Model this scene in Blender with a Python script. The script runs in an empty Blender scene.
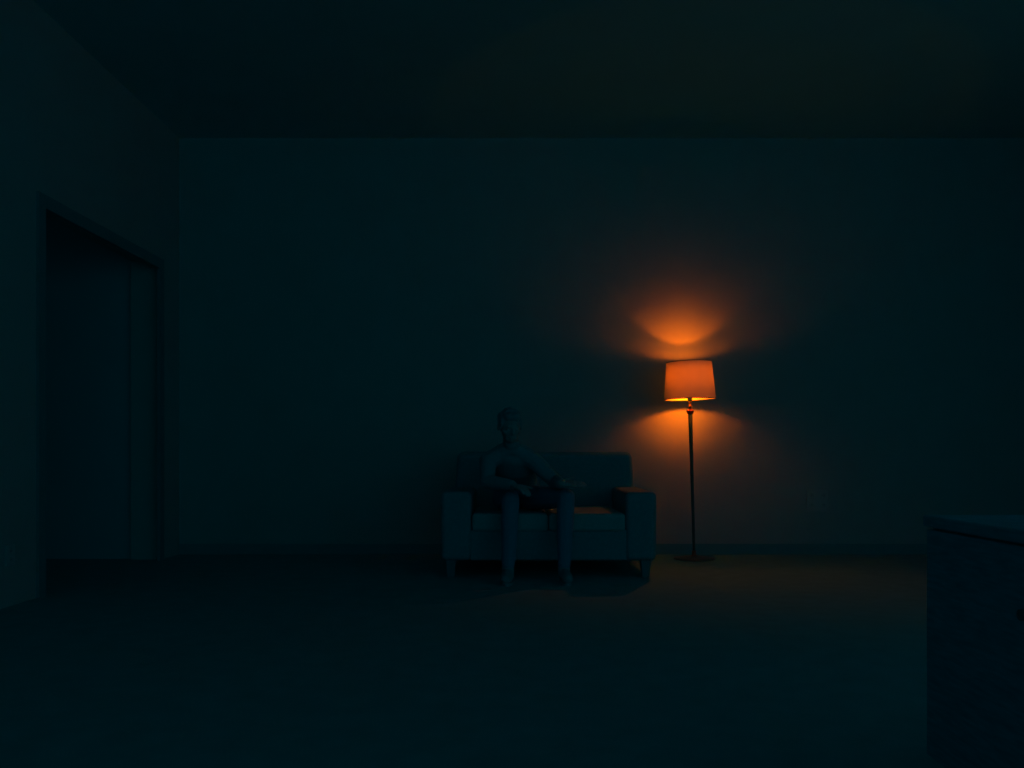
import bpy, bmesh, math, random
from math import sin, cos, pi, radians, acos, degrees, log, exp
from mathutils import Vector, Matrix

scene = bpy.context.scene
C = scene.collection
random.seed(4)

# ------------------------------------------------------------------ camera
F = 875.0                                   # focal length in pixels of a 1024 wide frame
EYE = 0.86
cam_data = bpy.data.cameras.new('camera')
cam_data.sensor_width = 36.0
cam_data.lens = F / 1024 * 36.0
cam_data.shift_y = 68 / 1024                # the horizon lies below the middle of the picture
cam_data.clip_end = 100
cam = bpy.data.objects.new('camera', cam_data)
cam.location = (0, 0, EYE)
cam.rotation_euler = (pi / 2, 0, 0)
C.objects.link(cam)
scene.camera = cam

# ------------------------------------------------------------------ teal fill light and exposure
scene.view_settings.view_transform = 'Standard'
scene.view_settings.look = 'None'
scene.view_settings.exposure = 0.0
scene.view_settings.gamma = 1.0
scene.view_settings.use_curve_mapping = False
world = bpy.data.worlds.new('night')
scene.world = world
world.use_nodes = True
bg = world.node_tree.nodes['Background']
bg.inputs['Color'].default_value = (0.003, 0.67, 0.80, 1)  # dim teal ambient fill, added to lift the blacks across the room
bg.inputs['Strength'].default_value = 0.154

LAMP_COLOR = (1.0, 0.066, 0.0)
LAMP_POWER = 8.5

# ------------------------------------------------------------------ materials
MATS = {}
def mat(name, rgb, rough=0.8, var=0.06, scale=40.0, bump=0.0, bump_scale=200.0, metallic=0.0, spec=0.3, sheen=0.0, stretch=(1, 1, 1)):
    m = bpy.data.materials.new(name)
    m.use_nodes = True
    nt = m.node_tree
    p = nt.nodes['Principled BSDF']
    p.inputs['Roughness'].default_value = rough
    p.inputs['Metallic'].default_value = metallic
    p.inputs['Specular IOR Level'].default_value = spec
    if sheen:
        p.inputs['Sheen Weight'].default_value = sheen
    tc = nt.nodes.new('ShaderNodeTexCoord')
    mp = nt.nodes.new('ShaderNodeMapping')
    mp.inputs['Scale'].default_value = stretch
    nt.links.new(tc.outputs['Object'], mp.inputs['Vector'])
    n = nt.nodes.new('ShaderNodeTexNoise')
    n.inputs['Scale'].default_value = scale
    n.inputs['Detail'].default_value = 4
    nt.links.new(mp.outputs['Vector'], n.inputs['Vector'])
    r = nt.nodes.new('ShaderNodeValToRGB')
    lo = [max(0, c * (1 - var)) for c in rgb]
    hi = [min(1, c * (1 + var)) for c in rgb]
    r.color_ramp.elements[0].position = 0.3
    r.color_ramp.elements[1].position = 0.7
    r.color_ramp.elements[0].color = (*lo, 1)
    r.color_ramp.elements[1].color = (*hi, 1)
    nt.links.new(n.outputs['Fac'], r.inputs['Fac'])
    nt.links.new(r.outputs['Color'], p.inputs['Base Color'])
    if bump:
        n2 = nt.nodes.new('ShaderNodeTexNoise')
        n2.inputs['Scale'].default_value = bump_scale
        nt.links.new(mp.outputs['Vector'], n2.inputs['Vector'])
        b = nt.nodes.new('ShaderNodeBump')
        b.inputs['Strength'].default_value = bump
        b.inputs['Distance'].default_value = 0.004
        nt.links.new(n2.outputs['Fac'], b.inputs['Height'])
        nt.links.new(b.outputs['Normal'], p.inputs['Normal'])
    MATS[name] = m
    return m

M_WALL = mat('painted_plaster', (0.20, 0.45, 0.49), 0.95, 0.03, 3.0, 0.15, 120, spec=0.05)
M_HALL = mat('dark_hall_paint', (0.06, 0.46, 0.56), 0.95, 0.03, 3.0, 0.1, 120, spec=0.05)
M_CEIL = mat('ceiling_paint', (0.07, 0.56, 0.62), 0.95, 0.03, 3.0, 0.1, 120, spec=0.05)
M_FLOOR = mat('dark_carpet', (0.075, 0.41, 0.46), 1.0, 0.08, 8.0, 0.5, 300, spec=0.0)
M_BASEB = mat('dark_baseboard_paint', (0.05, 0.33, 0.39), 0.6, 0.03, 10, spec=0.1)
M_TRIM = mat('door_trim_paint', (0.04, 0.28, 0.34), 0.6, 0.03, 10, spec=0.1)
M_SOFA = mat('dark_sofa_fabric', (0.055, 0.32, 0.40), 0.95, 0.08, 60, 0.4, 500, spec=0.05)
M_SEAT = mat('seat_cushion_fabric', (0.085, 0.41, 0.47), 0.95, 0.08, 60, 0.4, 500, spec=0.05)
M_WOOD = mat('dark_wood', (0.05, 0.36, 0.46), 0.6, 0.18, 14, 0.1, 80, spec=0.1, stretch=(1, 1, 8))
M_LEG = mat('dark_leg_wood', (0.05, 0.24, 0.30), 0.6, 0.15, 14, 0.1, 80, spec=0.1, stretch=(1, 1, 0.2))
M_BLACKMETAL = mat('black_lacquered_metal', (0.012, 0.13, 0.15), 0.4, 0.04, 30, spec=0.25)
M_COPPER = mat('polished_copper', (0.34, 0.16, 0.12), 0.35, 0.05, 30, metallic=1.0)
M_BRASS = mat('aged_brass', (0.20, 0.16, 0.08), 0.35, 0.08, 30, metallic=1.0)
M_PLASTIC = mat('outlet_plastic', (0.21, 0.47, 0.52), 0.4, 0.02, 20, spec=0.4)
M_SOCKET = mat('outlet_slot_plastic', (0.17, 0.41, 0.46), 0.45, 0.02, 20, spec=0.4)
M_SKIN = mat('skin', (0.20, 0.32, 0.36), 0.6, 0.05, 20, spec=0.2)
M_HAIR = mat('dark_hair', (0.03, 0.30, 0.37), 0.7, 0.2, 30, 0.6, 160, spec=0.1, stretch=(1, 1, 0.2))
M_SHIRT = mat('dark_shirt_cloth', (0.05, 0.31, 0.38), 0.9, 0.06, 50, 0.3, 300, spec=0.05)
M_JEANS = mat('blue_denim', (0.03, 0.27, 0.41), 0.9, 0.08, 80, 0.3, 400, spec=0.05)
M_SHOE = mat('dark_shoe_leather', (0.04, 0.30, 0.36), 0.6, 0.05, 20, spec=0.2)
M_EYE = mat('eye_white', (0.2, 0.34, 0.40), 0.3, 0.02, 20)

def shade_material():
    m = bpy.data.materials.new('lampshade_linen')
    m.use_nodes = True
    nt = m.node_tree
    nt.nodes.clear()
    out = nt.nodes.new('ShaderNodeOutputMaterial')
    d = nt.nodes.new('ShaderNodeBsdfDiffuse')
    d.inputs['Color'].default_value = (0.50, 0.60, 0.42, 1)
    t = nt.nodes.new('ShaderNodeBsdfTranslucent')
    tc = nt.nodes.new('ShaderNodeTexCoord')
    w = nt.nodes.new('ShaderNodeTexNoise')
    w.inputs['Scale'].default_value = 90
    r = nt.nodes.new('ShaderNodeValToRGB')
    r.color_ramp.elements[0].color = (0.40, 0.62, 0.35, 1)
    r.color_ramp.elements[1].color = (0.48, 0.74, 0.42, 1)
    nt.links.new(tc.outputs['Object'], w.inputs['Vector'])
    nt.links.new(w.outputs['Fac'], r.inputs['Fac'])
    nt.links.new(r.outputs['Color'], t.inputs['Color'])
    x = nt.nodes.new('ShaderNodeMixShader')
    x.inputs['Fac'].default_value = 0.06
    nt.links.new(d.outputs[0], x.inputs[1])
    nt.links.new(t.outputs[0], x.inputs[2])
    nt.links.new(x.outputs[0], out.inputs['Surface'])
    return m
M_SHADE = shade_material()

def bulb_material():
    m = bpy.data.materials.new('bulb_glass')
    m.use_nodes = True
    nt = m.node_tree
    nt.nodes.clear()
    out = nt.nodes.new('ShaderNodeOutputMaterial')
    t = nt.nodes.new('ShaderNodeBsdfTransparent')
    e = nt.nodes.new('ShaderNodeEmission')
    e.inputs['Color'].default_value = (1.0, 0.35, 0.06, 1)
    e.inputs['Strength'].default_value = 2.0
    a = nt.nodes.new('ShaderNodeAddShader')
    nt.links.new(t.outputs[0], a.inputs[0])
    nt.links.new(e.outputs[0], a.inputs[1])
    nt.links.new(a.outputs[0], out.inputs['Surface'])
    return m
M_BULB = bulb_material()

# ------------------------------------------------------------------ helpers
def new_obj(name, bm, material, parent=None, loc=(0, 0, 0), smooth=False):
    me = bpy.data.meshes.new(name)
    bmesh.ops.recalc_face_normals(bm, faces=bm.faces[:])
    bm.to_mesh(me)
    bm.free()
    if smooth:
        for p in me.polygons:
            p.use_smooth = True
    me.materials.append(material)
    o = bpy.data.objects.new(name, me)
    o.location = loc
    if parent:
        o.parent = parent
    C.objects.link(o)
    return o

def tag(o, label, cat, group=None):
    o['label'] = label
    o['category'] = cat
    if group:
        o['group'] = group
    return o

def thing(name, label, cat, loc=(0, 0, 0), rot=(0, 0, 0), group=None):
    o = bpy.data.objects.new(name, None)
    o.empty_display_size = 0.1
    o.location = loc
    o.rotation_euler = rot
    C.objects.link(o)
    return tag(o, label, cat, group)

def struct(name, bm, material, loc=(0, 0, 0)):
    o = new_obj(name, bm, material, None, loc)
    o['kind'] = 'structure'
    return o

def add_box(bm, x0, x1, y0, y1, z0, z1, bevel=0.0, seg=3):
    r = bmesh.ops.create_cube(bm, size=1.0)
    vs = r['verts']
    for v in vs:
        v.co = Vector((x0 + (v.co.x + .5) * (x1 - x0), y0 + (v.co.y + .5) * (y1 - y0), z0 + (v.co.z + .5) * (z1 - z0)))
    if bevel:
        es = list({e for v in vs for e in v.link_edges})
        bmesh.ops.bevel(bm, geom=es, offset=bevel, segments=seg, profile=0.5, affect='EDGES')
    return bm

def box(*a, **k):
    return add_box(bmesh.new(), *a, **k)

def lathe(profile, n=48, cap=True, bm=None):
    bm = bm or bmesh.new()
    rings = []
    for r, z in profile:
        if r < 1e-6:
            rings.append([bm.verts.new((0, 0, z))])
        else:
            rings.append([bm.verts.new((r * cos(2 * pi * i / n), r * sin(2 * pi * i / n), z)) for i in range(n)])
    for a, b in zip(rings, rings[1:]):
        for i in range(n):
            j = (i + 1) % n
            if len(a) == 1 and len(b) == 1:
                continue
            if len(a) == 1:
                bm.faces.new((a[0], b[i], b[j]))
            elif len(b) == 1:
                bm.faces.new((a[i], a[j], b[0]))
            else:
                bm.faces.new((a[i], a[j], b[j], b[i]))
    if cap:
        for rg in (rings[0], rings[-1]):
            if len(rg) > 2:
                bm.faces.new(rg)
    return bm

def add_tube(bm, pts, rad, n=10):
    pts = [Vector(p) for p in pts]
    rings = []
    for i, p in enumerate(pts):
        t = (pts[min(i + 1, len(pts) - 1)] - pts[max(i - 1, 0)]).normalized()
        u = t.cross(Vector((0, 0, 1)))
        if u.length < 1e-3:
            u = t.cross(Vector((1, 0, 0)))
        u.normalize()
        w = t.cross(u)
        r = rad[i] if isinstance(rad, (list, tuple)) else rad
        rings.append([bm.verts.new(p + r * (cos(2 * pi * k / n) * u + sin(2 * pi * k / n) * w)) for k in range(n)])
    for a, b in zip(rings, rings[1:]):
        for i in range(n):
            j = (i + 1) % n
            bm.faces.new((a[i], a[j], b[j], b[i]))
    bm.faces.new(rings[0])
    bm.faces.new(rings[-1])
    return bm

def add_torus(bm, R, r, z, n=64, k=8):
    vs = [[bm.verts.new(((R + r * cos(2 * pi * j / k)) * cos(2 * pi * i / n), (R + r * cos(2 * pi * j / k)) * sin(2 * pi * i / n), z + r * sin(2 * pi * j / k))) for j in range(k)] for i in range(n)]
    for i in range(n):
        for j in range(k):
            bm.faces.new((vs[i][j], vs[(i + 1) % n][j], vs[(i + 1) % n][(j + 1) % k], vs[i][(j + 1) % k]))
    return bm

# ------------------------------------------------------------------ the room
WALL_Y = 7.36          # back wall
LEFT_X = -2.8
RIGHT_X = 4.6
CEIL_Z = 3.50
BACK_Y = -4.5          # the room runs on behind the viewer and is left open there to let the teal fill in
DOOR_Y0, DOOR_Y1, DOOR_Z = 5.15, 7.0, 2.39
HALL_X = -5.2
T = 0.25               # wall thickness

struct('floor', box(HALL_X - T, RIGHT_X + T, BACK_Y, WALL_Y + T, -0.1, 0.0), M_FLOOR)
struct('ceiling', box(HALL_X - T, RIGHT_X + T, BACK_Y, WALL_Y + T, CEIL_Z, CEIL_Z + 0.1), M_CEIL)
struct('wall_back', box(LEFT_X - T, RIGHT_X + T, WALL_Y, WALL_Y + T, 0, CEIL_Z), M_WALL)
bm = box(LEFT_X - T, LEFT_X, BACK_Y, DOOR_Y0, 0, CEIL_Z)
add_box(bm, LEFT_X - T, LEFT_X, DOOR_Y1, WALL_Y, 0, CEIL_Z)
add_box(bm, LEFT_X - T, LEFT_X, DOOR_Y0, DOOR_Y1, DOOR_Z, CEIL_Z)
struct('wall_left', bm, M_WALL)
struct('wall_right', box(RIGHT_X, RIGHT_X + T, 3.6, WALL_Y, 0, CEIL_Z), M_WALL)
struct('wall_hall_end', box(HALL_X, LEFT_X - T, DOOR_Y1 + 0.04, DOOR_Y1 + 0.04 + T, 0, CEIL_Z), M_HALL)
struct('wall_hall_side', box(HALL_X - T, HALL_X, BACK_Y, DOOR_Y1 + 0.04 + T, 0, CEIL_Z), M_WALL)

# baseboard along the back wall, a bevelled profile
bm = box(LEFT_X, RIGHT_X, WALL_Y - 0.016, WALL_Y, 0, 0.078)
add_box(bm, LEFT_X, RIGHT_X, WALL_Y - 0.009, WALL_Y, 0.078, 0.088)
struct('baseboard_back', bm, M_BASEB)

# casing round the wide doorway
bm = box(LEFT_X - 0.01, LEFT_X + 0.018, DOOR_Y0 - 0.002, DOOR_Y0 + 0.075, 0, DOOR_Z - 0.075)
add_box(bm, LEFT_X - 0.01, LEFT_X + 0.018, DOOR_Y1 - 0.075, DOOR_Y1 + 0.002, 0, DOOR_Z - 0.075)
add_box(bm, LEFT_X - 0.01, LEFT_X + 0.018, DOOR_Y0 - 0.002, DOOR_Y1 + 0.002, DOOR_Z - 0.075, DOOR_Z + 0.005)
struct('trim_1', bm, M_TRIM)

# ------------------------------------------------------------------ outlets
def rounded_plate(w, h, t, r=0.008):
    bm = box(-w / 2, w / 2, -t, 0, -h / 2, h / 2, bevel=min(r, t * 0.45), seg=2)
    return bm

def outlet(name, label, loc, rotz, gangs):
    root = thing(name, label, 'wall outlet', loc, (0, 0, rotz))
    pitch = 0.098
    w = pitch * gangs - 0.012
    h = 0.19 if gangs == 2 else 0.115
    new_obj('cover_plate', rounded_plate(w, h, 0.012), M_PLASTIC, root)
    for g in range(gangs):
        cx = (g - (gangs - 1) / 2) * pitch
        for s in (-1, 1):
            bm = lathe([(0, 0.0), (0.0165, 0.0), (0.018, -0.002), (0.018, -0.006)], 24)
            bm.transform(Matrix.Translation((cx, -0.0135, s * h * 0.21)) @ Matrix.Rotation(pi / 2, 4, 'X'))
            so = new_obj('socket', bm, M_SOCKET, root)
            b2 = box(cx - 0.008, cx - 0.005, -0.0145, -0.0125, s * h * 0.21 - 0.005, s * h * 0.21 + 0.006)
            add_box(b2, cx + 0.005, cx + 0.008, -0.0145, -0.0125, s * h * 0.21 - 0.004, s * h * 0.21 + 0.005)
            new_obj('slots', b2, M_BLACKMETAL, so)
    return root
outlet('wall_outlet', 'wide double wall outlet low on the back wall right of the lamp', (2.568, WALL_Y, 0.456), 0, 2)
outlet('wall_outlet', 'small single wall outlet low on the left wall before the doorway', (LEFT_X, 4.868, 0.285), pi / 2, 1)

# ------------------------------------------------------------------ floor lamp
LX, LY = 1.462, 7.02
LEAN = radians(-1.55)
lamp = thing('floor_lamp', 'lit floor lamp with an orange glowing drum shade on a slim dark pole', 'floor lamp', (LX, LY, 0))
bm = lathe([(0, 0), (0.158, 0), (0.164, 0.004), (0.163, 0.010), (0.12, 0.017), (0.06, 0.021), (0.024, 0.026), (0, 0.026)], 64)
new_obj('base', bm, M_BLACKMETAL, lamp, smooth=True)
tilt = Matrix.Rotation(LEAN, 4, 'Y')
def lamp_part(name, bm, m, smooth=True, parent=None):
    bm.transform(tilt)
    return new_obj(name, bm, m, parent or lamp, smooth=smooth)
fit = lamp_part('base_fitting', lathe([(0, 0.02), (0.024, 0.02), (0.024, 0.03), (0.017, 0.038), (0.015, 0.055), (0.018, 0.06), (0.018, 0.066), (0.012, 0.07), (0, 0.07)], 32), M_COPPER)
fit['label'] = 'shiny copper fitting at the pole foot'
lamp_part('pole', lathe([(0, 0.06), (0.0105, 0.06), (0.0115, 0.35), (0.0135, 0.75), (0.016, 1.0), (0.0185, 1.172), (0, 1.172)], 32), M_BLACKMETAL)
col = lamp_part('collar', lathe([(0, 1.166), (0.022, 1.166), (0.026, 1.170), (0.024, 1.178), (0.028, 1.183), (0.031, 1.189), (0.028, 1.196), (0.019, 1.203), (0.015, 1.206), (0, 1.206)], 40), M_COPPER)
col['label'] = 'copper collar ring at the pole top'
nk = lamp_part('neck', lathe([(0, 1.204), (0.011, 1.204), (0.010, 1.214), (0.016, 1.222), (0.017, 1.229), (0.010, 1.238), (0.009, 1.248), (0.014, 1.256), (0.012, 1.264), (0.010, 1.27), (0, 1.27)], 32), M_BRASS)
nk['label'] = 'turned brass neck'
lamp_part('socket', lathe([(0, 1.268), (0.015, 1.268), (0.019, 1.278), (0.019, 1.315), (0.015, 1.322), (0, 1.322)], 32), M_BLACKMETAL)
ZB = 1.378
bulb = lamp_part('bulb', lathe([(0, 1.320), (0.013, 1.322), (0.015, 1.335), (0.025, 1.352), (0.031, 1.375), (0.031, 1.42), (0.027, 1.50), (0.024, 1.528), (0.015, 1.541), (0, 1.545)], 32), M_BULB)  # drawn tall to enclose the added upper source
SH0, SH1, SR0, SR1 = 1.284, 1.580, 0.204, 0.180
bm = bmesh.new()
lathe([(SR0 + (SR1 - SR0) * i / 12, SH0 + (SH1 - SH0) * i / 12) for i in range(13)], 96, cap=False, bm=bm)
shade = lamp_part('lampshade', bm, M_SHADE)
lamp_part('shade_rim', add_torus(bmesh.new(), SR0, 0.003, SH0, 96), M_BLACKMETAL, parent=shade)
lamp_part('shade_rim', add_torus(bmesh.new(), SR1, 0.003, SH1, 96), M_BLACKMETAL, parent=shade)
# spider that carries the shade: hub on the socket and three spokes, with a harp loop
bm = lathe([(0, 1.306), (0.021, 1.306), (0.021, 1.312), (0, 1.312)], 24)
for k in range(3):
    a = 2 * pi * k / 3 + 0.5
    rr = SR0 - (SR0 - SR1) * (1.309 - SH0) / (SH1 - SH0)
    add_tube(bm, [(0.02 * cos(a), 0.02 * sin(a), 1.309), (rr * cos(a), rr * sin(a), 1.309)], 0.0018, 6)
lamp_part('shade_spider', bm, M_BLACKMETAL, parent=shade)

# the bulb's light: an invented IES profile, shaped to give the glow on the wall
def interp(tab, a):
    for (a0, v0), (a1, v1) in zip(tab, tab[1:]):
        if a <= a1:
            t = (a - a0) / (a1 - a0)
            return exp(log(v0) * (1 - t) + log(v1) * t)
    return tab[-1][1]
UP = [(0, 90), (46, 96), (54, 102), (58, 98), (61, 80), (66, 36), (70, 11), (73, 5.5), (76, 3.5), (80, 2.5), (90, 2), (100, 3), (120, 5), (180, 7)]
DN = [(0, 64), (30, 72), (45, 58), (52, 42), (56, 27), (60, 12), (64, 4.2), (68, 2.2), (73, 1.6), (80, 1.3), (90, 1.1), (100, 3), (115, 17), (135, 30), (180, 34)]
va = [i * 3.0 for i in range(61)]
ha = [i * 10.0 for i in range(37)]
IES_TURN = 180.0         # which horizontal angle looks at the back wall
def main_beam(el, a, side):
    k = min(1, max(0, (el + 0.3) / 0.6))
    q = interp(DN, a) * (1 - k) + interp(UP, a) * k
    q *= 1 - 0.62 * min(1, max(0, (side - 12) / 48)) if side < 90 else 0.38 + 0.62 * min(1, (side - 90) / 30)
    deg = degrees(math.asin(el))
    band = min(1, max(0, (deg + 12) / 30)) * min(1, max(0, (49 - deg) / 9)) / cos(radians(min(50, max(0, deg)))) ** 2.2  # extra output shaped to make the shade front glow evenly
    if side < 100:
        inside = min(1, max(0, (deg + 23) / 4)) * min(1, max(0, (47 - deg) / 4))
        q *= 1 - 0.75 * inside                                             # weaker where the shade stops it anyway
        q *= 1 + 2.5 * max(0, 1 - abs(deg + 19) / 5)                       # towards the lower lining
    return q + 46 * band * min(1, max(0, (a - 80) / 25))

ADDED_BAND = [(0, 22), (30, 21), (42, 14), (52, 6), (60, 2.2), (68, 0.6), (80, 0.2), (180, 0.2)]
def added_band_beam(el, a, side):
    return interp(ADDED_BAND, a) * min(1, max(0.02, (el + 0.25) / 0.3))

def photometric_light(name, beam, loc, radius):
    """a point source with an IES profile; its horizontal angle IES_TURN looks at the back wall"""
    rows = []
    for h in ha:
        row = []
        for v in va:
            w = sin(radians(v)) * cos(radians(h - IES_TURN))
            a = degrees(acos(max(-1, min(1, w))))
            row.append(beam(-cos(radians(v)), a, abs((h - IES_TURN + 180) % 360 - 180)))
        rows.append(' '.join('%.3f' % q for q in row))
    txt = bpy.data.texts.new(name)
    txt.write('IESNA:LM-63-2002\nTILT=NONE\n1 1000 1 %d %d 1 2 0 0 0\n1 1 60\n%s\n%s\n%s\n' % (len(va), len(ha), ' '.join('%.1f' % q for q in va), ' '.join('%.1f' % q for q in ha), '\n'.join(rows)))
    ld = bpy.data.lights.new(name, 'POINT')
    ld.energy = LAMP_POWER
    ld.shadow_soft_size = radius
    ld.color = LAMP_COLOR
    ld.use_nodes = True
    nt = ld.node_tree
    em = next(n for n in nt.nodes if n.type == 'EMISSION')
    ie = nt.nodes.new('ShaderNodeTexIES')
    ie.mode = 'INTERNAL'
    ie.ies = txt
    ie.inputs['Strength'].default_value = 1.0
    nt.links.new(ie.outputs['Fac'], em.inputs['Strength'])
    lo = bpy.data.objects.new(name, ld)
    lo.location = tilt @ Vector(loc)
    lo.parent = lamp
    C.objects.link(lo)
photometric_light('bulb_light', main_beam, (-0.012, 0.0, ZB + 0.004), 0.022)
photometric_light('added_band_light', added_band_beam, (-0.006, 0.0, 1.515), 0.020)  # second source added to brighten the wall band just above the shade

# ------------------------------------------------------------------ sofa
SX0, SX1 = -0.486, 0.984
SY0, SY1 = 5.95, 7.0
sofa = thing('sofa', 'dark low two seat sofa with square arms and a straight back', 'sofa', ((SX0 + SX1) / 2, (SY0 + SY1) / 2, 0))
off = Vector(sofa.location)
def sofa_part(name, bm, m, smooth=False):
    bm.transform(Matrix.Translation(-off))
    return new_obj(name, bm, m, sofa, smooth=smooth)
sofa_part('frame', box(SX0 + 0.20, SX1 - 0.20, SY0 + 0.012, SY1 - 0.04, 0.12, 0.33, bevel=0.015), M_SOFA)
for x0, x1 in ((SX0, SX0 + 0.21), (SX1 - 0.21, SX1)):
    bm = box(x0, x1, SY0, SY1 - 0.03, 0.12, 0.590, bevel=0.035, seg=5)
    sofa_part('armrest', bm, M_SOFA)
# backrest: one slab that leans back and narrows a little towards the top
bm = box(SX0 + 0.035, SX1 - 0.026, SY1 - 0.25, SY1 - 0.02, 0.33, 0.862, bevel=0.045, seg=6)
for v in bm.verts:
    k = max(0, (v.co.z - 0.58) / 0.28)
    v.co.x += (-1 if v.co.x > 0.243 else 1) * 0.028 * k
    v.co.y += 0.04 * k
sofa_part('backrest', bm, M_SOFA)
mid = (SX0 + SX1) / 2
for x0, x1 in ((SX0 + 0.212, mid - 0.002), (mid + 0.002, SX1 - 0.212)):
    bm = box(x0, x1, SY0 - 0.01, SY1 - 0.252, 0.318, 0.443, bevel=0.028, seg=5)
    sofa_part('seat_cushion', bm, M_SEAT)
for sx in (0, 1):
    for sy in (0, 1):
        cx = SX1 - 0.067 if sx else SX0 + 0.067
        cy = SY1 - 0.10 if sy else SY0 + 0.07
        bm = bmesh.new()
        bmesh.ops.create_cube(bm, size=1.0)
        for v in bm.verts:
            r = 0.036 if v.co.z > 0 else 0.024
            v.co = Vector((cx + (1 if v.co.x > 0 else -1) * r, cy + (1 if v.co.y > 0 else -1) * r, 0.125 if v.co.z > 0 else 0.0))
        bmesh.ops.bevel(bm, geom=bm.edges[:], offset=0.005, segments=2, affect='EDGES')
        sofa_part('leg', bm, M_LEG)

# ------------------------------------------------------------------ cabinet in the right foreground
CX0, CX1, CY0, CY1, CZ = 1.078, 1.75, 1.25, 2.30, 0.695
cab = thing('cabinet', 'dark low cabinet standing in the right foreground', 'cabinet', ((CX0 + CX1) / 2, (CY0 + CY1) / 2, 0))
off2 = Vector(cab.location)
def cab_part(name, bm, m, parent=None):
    bm.transform(Matrix.Translation(-off2))
    return new_obj(name, bm, m, parent or cab)
cab_part('body', box(CX0 + 0.022, CX1, CY0 + 0.01, CY1 - 0.01, 0.06, CZ - 0.03, bevel=0.003, seg=1), M_WOOD)
cab_part('top', box(CX0, CX1 + 0.01, CY0, CY1, CZ - 0.03, CZ, bevel=0.006, seg=2), M_WOOD)
cab_part('plinth', box(CX0 + 0.05, CX1 - 0.02, CY0 + 0.04, CY1 - 0.04, 0.0, 0.06), M_WOOD)
ym = (CY0 + CY1) / 2
for y0, y1 in ((CY0 + 0.015, ym - 0.002), (ym + 0.002, CY1 - 0.015)):
    d = cab_part('door', box(CX0 + 0.004, CX0 + 0.022, y0, y1, 0.07, CZ - 0.036, bevel=0.003, seg=1), M_WOOD)
    ky = ym + (0.05 if y0 > ym - 0.01 else -0.05)
    bm = lathe([(0, 0), (0.006, 0), (0.006, 0.012), (0.012, 0.018), (0.012, 0.024), (0, 0.027)], 20)
    bm.transform(Matrix.Translation((CX0 + 0.005, ky, 0.52)) @ Matrix.Rotation(-pi / 2, 4, 'Y'))
    cab_part('knob', bm, M_BLACKMETAL, d)

# ------------------------------------------------------------------ the person
PB = Vector((0.08, 5.98, 0.0))
person = thing('person', 'seated person in dark shirt and jeans leaning forward on the sofa, hand on knee', 'person', PB)

def ball(bm, c, r, sub=2, rot=None):
    """an ellipsoid with radii r (number or triple)"""
    if not isinstance(r, (tuple, list)):
        r = (r, r, r)
    m = Matrix.Translation(Vector(c) - PB)
    if rot is not None:
        m = m @ rot
    m = m @ Matrix.Diagonal((*r, 1))
    bmesh.ops.create_icosphere(bm, subdivisions=sub, radius=1.0, matrix=m)

def limb(bm, pts, rad, grow=0.0, flat=None):
    """overlapping spheres along a chain of joints, tapering"""
    pts = [Vector(p) for p in pts]
    for (a, b, ra, rb) in zip(pts, pts[1:], rad, rad[1:]):
        n = max(2, int((b - a).length / (0.28 * min(ra, rb))))
        for i in range(n + 1):
            t = i / n
            r = ra * (1 - t) + rb * t + grow
            ball(bm, a.lerp(b, t), r if flat is None else (r * flat[0], r * flat[1], r * flat[2]))

def fuse(name, bm, voxel, m, parent, smooth_iter=6, factor=0.5):
    me = bpy.data.meshes.new('tmp')
    bm.to_mesh(me)
    bm.free()
    o = bpy.data.objects.new('tmp', me)
    C.objects.link(o)
    r = o.modifiers.new('r', 'REMESH')
    r.mode = 'VOXEL'
    r.voxel_size = voxel
    s = o.modifiers.new('s', 'SMOOTH')
    s.iterations = smooth_iter
    s.factor = factor
    dg = bpy.context.evaluated_depsgraph_get()
    dg.update()
    nm = bpy.data.meshes.new_from_object(o.evaluated_get(dg))
    nm.name = name
    bpy.data.objects.remove(o)
    bpy.data.meshes.remove(me)
    nm.materials.clear()
    nm.materials.append(m)
    for p in nm.polygons:
        p.use_smooth = True
    ob = bpy.data.objects.new(name, nm)
    ob.parent = parent
    C.objects.link(ob)
    return ob

# joints: the body leans forward, elbows near the knees
PEL = (0.04, 6.50, 0.565)
WAI = (0.035, 6.40, 0.665)
CHE = (0.02, 6.22, 0.765)
UPC = (0.008, 6.12, 0.825)
NEC = (-0.005, 6.05, 0.895)
HEAD = Vector((-0.014, 5.945, 1.036))
HROT = Matrix.Rotation(radians(14), 4, 'Z') @ Matrix.Rotation(radians(16), 4, 'X')
SHL = (0.150, 6.085, 0.800); ELL = (0.302, 6.030, 0.650); WRL = (0.325, 5.795, 0.652)
SHR = (-0.165, 6.085, 0.795); ELR = (-0.170, 5.99, 0.655); WRR = (0.005, 5.84, 0.640)
HIL = (0.140, 6.38, 0.525); KNL = (0.362, 5.880, 0.553); ANL = (0.345, 5.80, 0.095)
HIR = (-0.055, 6.42, 0.525); KNR = (-0.010, 5.885, 0.535); ANR = (-0.025, 5.78, 0.095)

def torso(bm, g=0.0):
    spine = [Vector(p) for p in (PEL, WAI, CHE, UPC)]
    size = [(0.165, 0.115, 0.118), (0.145, 0.10, 0.10), (0.165, 0.105, 0.105), (0.165, 0.09, 0.085)]
    tilt_ = [radians(-25), radians(-40), radians(-50), radians(-45)]
    for i in range(3):
        for k in range(7):
            t = k / 6
            s = [size[i][q] * (1 - t) + size[i + 1][q] * t + g for q in range(3)]
            ball(bm, spine[i].lerp(spine[i + 1], t), tuple(s), 3)
    # shoulders and trapezius
    limb(bm, [SHR, (-0.08, 6.08, 0.85), NEC], [0.062, 0.06, 0.055], g)
    limb(bm, [SHL, (0.07, 6.08, 0.85), NEC], [0.062, 0.06, 0.055], g)

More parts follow.
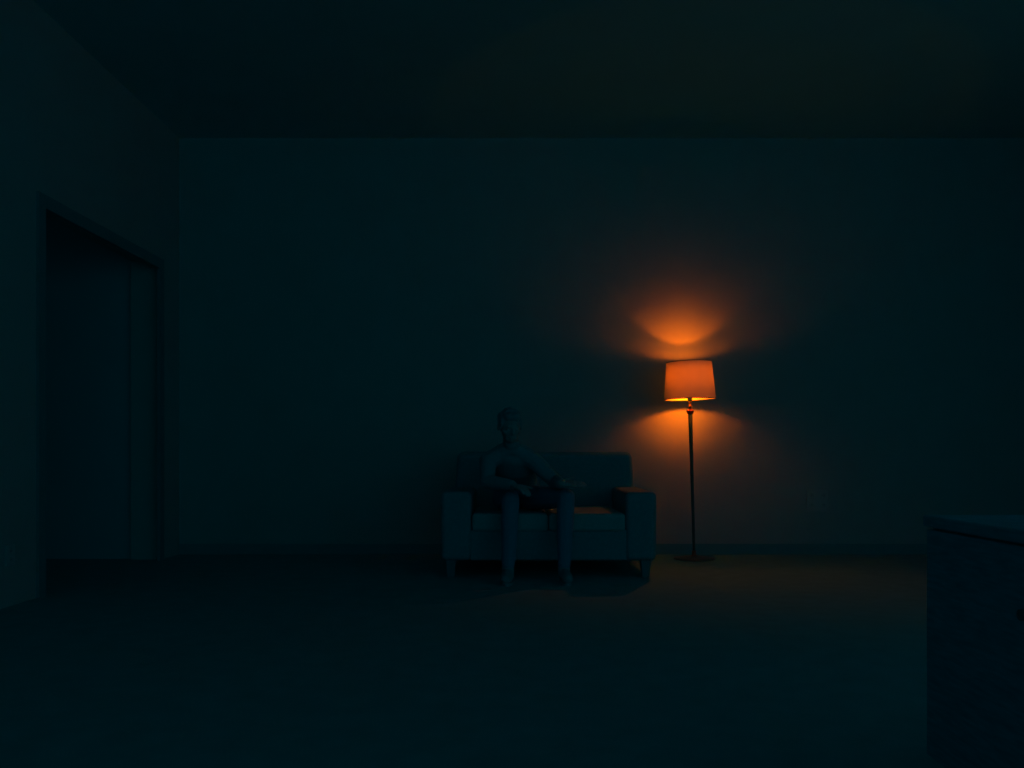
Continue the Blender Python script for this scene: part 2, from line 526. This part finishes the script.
def arms(bm, g=0.0, stop=1.0):
    for S, E, W in ((SHL, ELL, WRL), (SHR, ELR, WRR)):
        S, E, W = Vector(S), Vector(E), Vector(W)
        limb(bm, [S, S.lerp(E, 0.4), E, E.lerp(W, 0.35), E.lerp(W, stop)], [0.056, 0.050, 0.042, 0.041, 0.028], g)

def legs(bm, g=0.0, stop=1.0):
    for H, K, A in ((HIL, KNL, ANL), (HIR, KNR, ANR)):
        H, K, A = Vector(H), Vector(K), Vector(A)
        limb(bm, [H, H.lerp(K, 0.5), K], [0.085, 0.074, 0.056], g)
        calf = K.lerp(A, 0.3) + Vector((0, 0.012, 0))
        limb(bm, [K, calf, K.lerp(A, stop)], [0.056, 0.053, 0.038], g)

bm = bmesh.new()
torso(bm, -0.012)
arms(bm)
legs(bm, -0.006)
limb(bm, [NEC, (-0.008, 6.01, 0.95), HEAD + Vector((0, 0.025, -0.05))], [0.056, 0.053, 0.054])
def hp(x, y, z):     # a point in head space: -y is the face, z up
    return HEAD + (HROT @ Vector((x, y, z)))
# skull, face, jaw
ball(bm, hp(0, 0.012, 0.028), (0.075, 0.094, 0.080), 3, HROT)
ball(bm, hp(0, -0.030, -0.020), (0.064, 0.060, 0.078), 3, HROT)
ball(bm, hp(0, -0.050, -0.072), (0.044, 0.040, 0.030), 3, HROT)
ball(bm, hp(0, -0.082, 0.014), (0.050, 0.012, 0.012), 2, HROT)          # brow
limb(bm, [hp(0, -0.088, 0.004), hp(0, -0.106, -0.028)], [0.009, 0.014])   # nose
ball(bm, hp(0, -0.090, -0.055), (0.024, 0.010, 0.006), 2, HROT)         # upper lip
ball(bm, hp(0, -0.088, -0.066), (0.021, 0.010, 0.006), 2, HROT)         # lower lip
for s in (-1, 1):
    ball(bm, hp(s * 0.045, -0.062, -0.024), (0.020, 0.018, 0.016), 2, HROT)   # cheek
    ball(bm, hp(s * 0.077, 0.012, -0.008), (0.010, 0.020, 0.031), 2, HROT)    # ear
# hands: palm, four fingers of their own length, thumb from the side of the palm
def hand(bm, W, palm_dir, across, curl_axis_down, lens, thumb_dir, curl):
    W = Vector(W); d = Vector(palm_dir).normalized(); a = Vector(across).normalized(); n = Vector(curl_axis_down).normalized()
    for i in range(5):
        t = i / 4
        base = W + d * (0.012 + 0.075 * t)
        for s in (-1.5, -0.5, 0.5, 1.5):
            ball(bm, base + a * (s * (0.012 + 0.006 * t)), 0.0135)
    for k, s in enumerate((-1.5, -0.5, 0.5, 1.5)):
        p = W + d * 0.090 + a * (s * 0.0185)
        pts = [p]
        ang = radians(curl[0] if not isinstance(curl[0], (list, tuple)) else curl[0][k])
        for j, f in enumerate((0.46, 0.31, 0.23)):
            v = d * cos(ang) + n * sin(ang)
            p = p + v * lens[k] * f
            pts.append(p)
            ang += radians(curl[j + 1]) if j < 2 else 0
        limb(bm, pts, [0.0095, 0.0088, 0.0080, 0.0072])
    tb = W + d * 0.030 - a * 0.030
    td = Vector(thumb_dir).normalized()
    limb(bm, [tb, tb + (td - a * 0.5).normalized() * 0.035, tb + (td - a * 0.5).normalized() * 0.035 + td * 0.052], [0.014, 0.011, 0.0085])
LENS = (0.072, 0.082, 0.076, 0.060)
# one hand lies flat over the knee, fingers pointing out to the side
hand(bm, WRL, (0.98, 0.08, -0.05), (0.10, -0.86, -0.50), (-0.1, 0.50, -0.86), LENS, (0.8, 0.5, 0.2), (-2, 10, 10))
# the other hand rests relaxed over the knee
hand(bm, WRR, (0.62, -0.75, -0.18), (-0.75, -0.62, 0.0), (0.05, -0.1, -1.0), LENS, (0.9, -0.25, -0.2), (14, 24, 18))
for (A, s) in ((ANL, 1), (ANR, -1)):
    A = Vector(A)
    limb(bm, [A, A + Vector((0, 0.01, -0.045)), A + Vector((s * 0.01, -0.10, -0.06))], [0.036, 0.034, 0.030])
body = fuse('body', bm, 0.0048, M_SKIN, person, 4)

# hair: a short cap over the cranium, down to the nape and round the ears
bm = bmesh.new()
ball(bm, hp(0, 0.020, 0.036), (0.084, 0.096, 0.082), 3, HROT)
ball(bm, hp(0, 0.055, -0.005), (0.070, 0.055, 0.062), 3, HROT)
ball(bm, hp(0, -0.045, 0.078), (0.058, 0.046, 0.030), 3, HROT)
for s in (-1, 1):
    ball(bm, hp(s * 0.066, 0.000, 0.030), (0.017, 0.050, 0.040), 2, HROT)
    ball(bm, hp(s * 0.072, -0.022, 0.000), (0.008, 0.012, 0.026), 2, HROT)
for i in range(70):
    a = random.uniform(0, 2 * pi); e = random.uniform(0.1, 1.4)
    ball(bm, hp(0.080 * cos(a) * cos(e), 0.020 + 0.092 * sin(a) * cos(e), 0.040 + 0.078 * sin(e)), (0.012, 0.016, 0.009), 1, HROT)
fuse('hair', bm, 0.005, M_HAIR, person, 4)
for s in (-1, 1):
    bm = bmesh.new()
    ball(bm, hp(s * 0.031, -0.076, -0.004), 0.0125, 2)
    new_obj('eye', bm, M_EYE, person, smooth=True)

bm = bmesh.new()
torso(bm, 0.004)
arms(bm, 0.009, 0.93)
shirt = fuse('shirt', bm, 0.007, M_SHIRT, person, 5)
bm = bmesh.new()
limb(bm, [(-0.001, 6.055, 0.905), (-0.006, 6.03, 0.925)], [0.066, 0.063])
collar = fuse('shirt_collar', bm, 0.006, M_SHIRT, shirt, 3)
bm = bmesh.new()
for k in range(7):
    t = k / 6
    ball(bm, Vector(PEL).lerp(Vector(WAI), t * 0.55), (0.176 - 0.012 * t, 0.126 - 0.01 * t, 0.122 - 0.01 * t), 3)
legs(bm, 0.008, 0.95)
fuse('trousers', bm, 0.007, M_JEANS, person, 5)
for A, s in ((ANL, 1), (ANR, -1)):
    A = Vector(A)
    bm = bmesh.new()
    limb(bm, [(A.x, A.y + 0.035, 0.045), (A.x + s * 0.006, A.y - 0.06, 0.046), (A.x + s * 0.015, A.y - 0.15, 0.038)], [0.042, 0.045, 0.036], 0, (1, 1.05, 0.95))
    limb(bm, [(A.x, A.y + 0.01, 0.05), (A.x, A.y + 0.008, 0.105)], [0.042, 0.044])
    sh = fuse('shoe', bm, 0.006, M_SHOE, person, 4)
    for v in sh.data.vertices:
        v.co.z = max(v.co.z, 0.008)
    b2 = bmesh.new()
    n = 28
    top, bot = [], []
    for i in range(n):
        a = 2 * pi * i / n
        yy = A.y - 0.055 + 0.140 * sin(a)
        ww = 0.041 + 0.005 * sin(-a)
        p = Vector((A.x + s * 0.008 + ww * cos(a), yy, 0)) - PB
        top.append(b2.verts.new((p.x, p.y, 0.018))); bot.append(b2.verts.new((p.x, p.y, 0.0)))
    b2.faces.new(top); b2.faces.new(bot[::-1])
    for i in range(n):
        j = (i + 1) % n
        b2.faces.new((bot[i], bot[j], top[j], top[i]))
    new_obj('sole', b2, M_SHOE, sh)
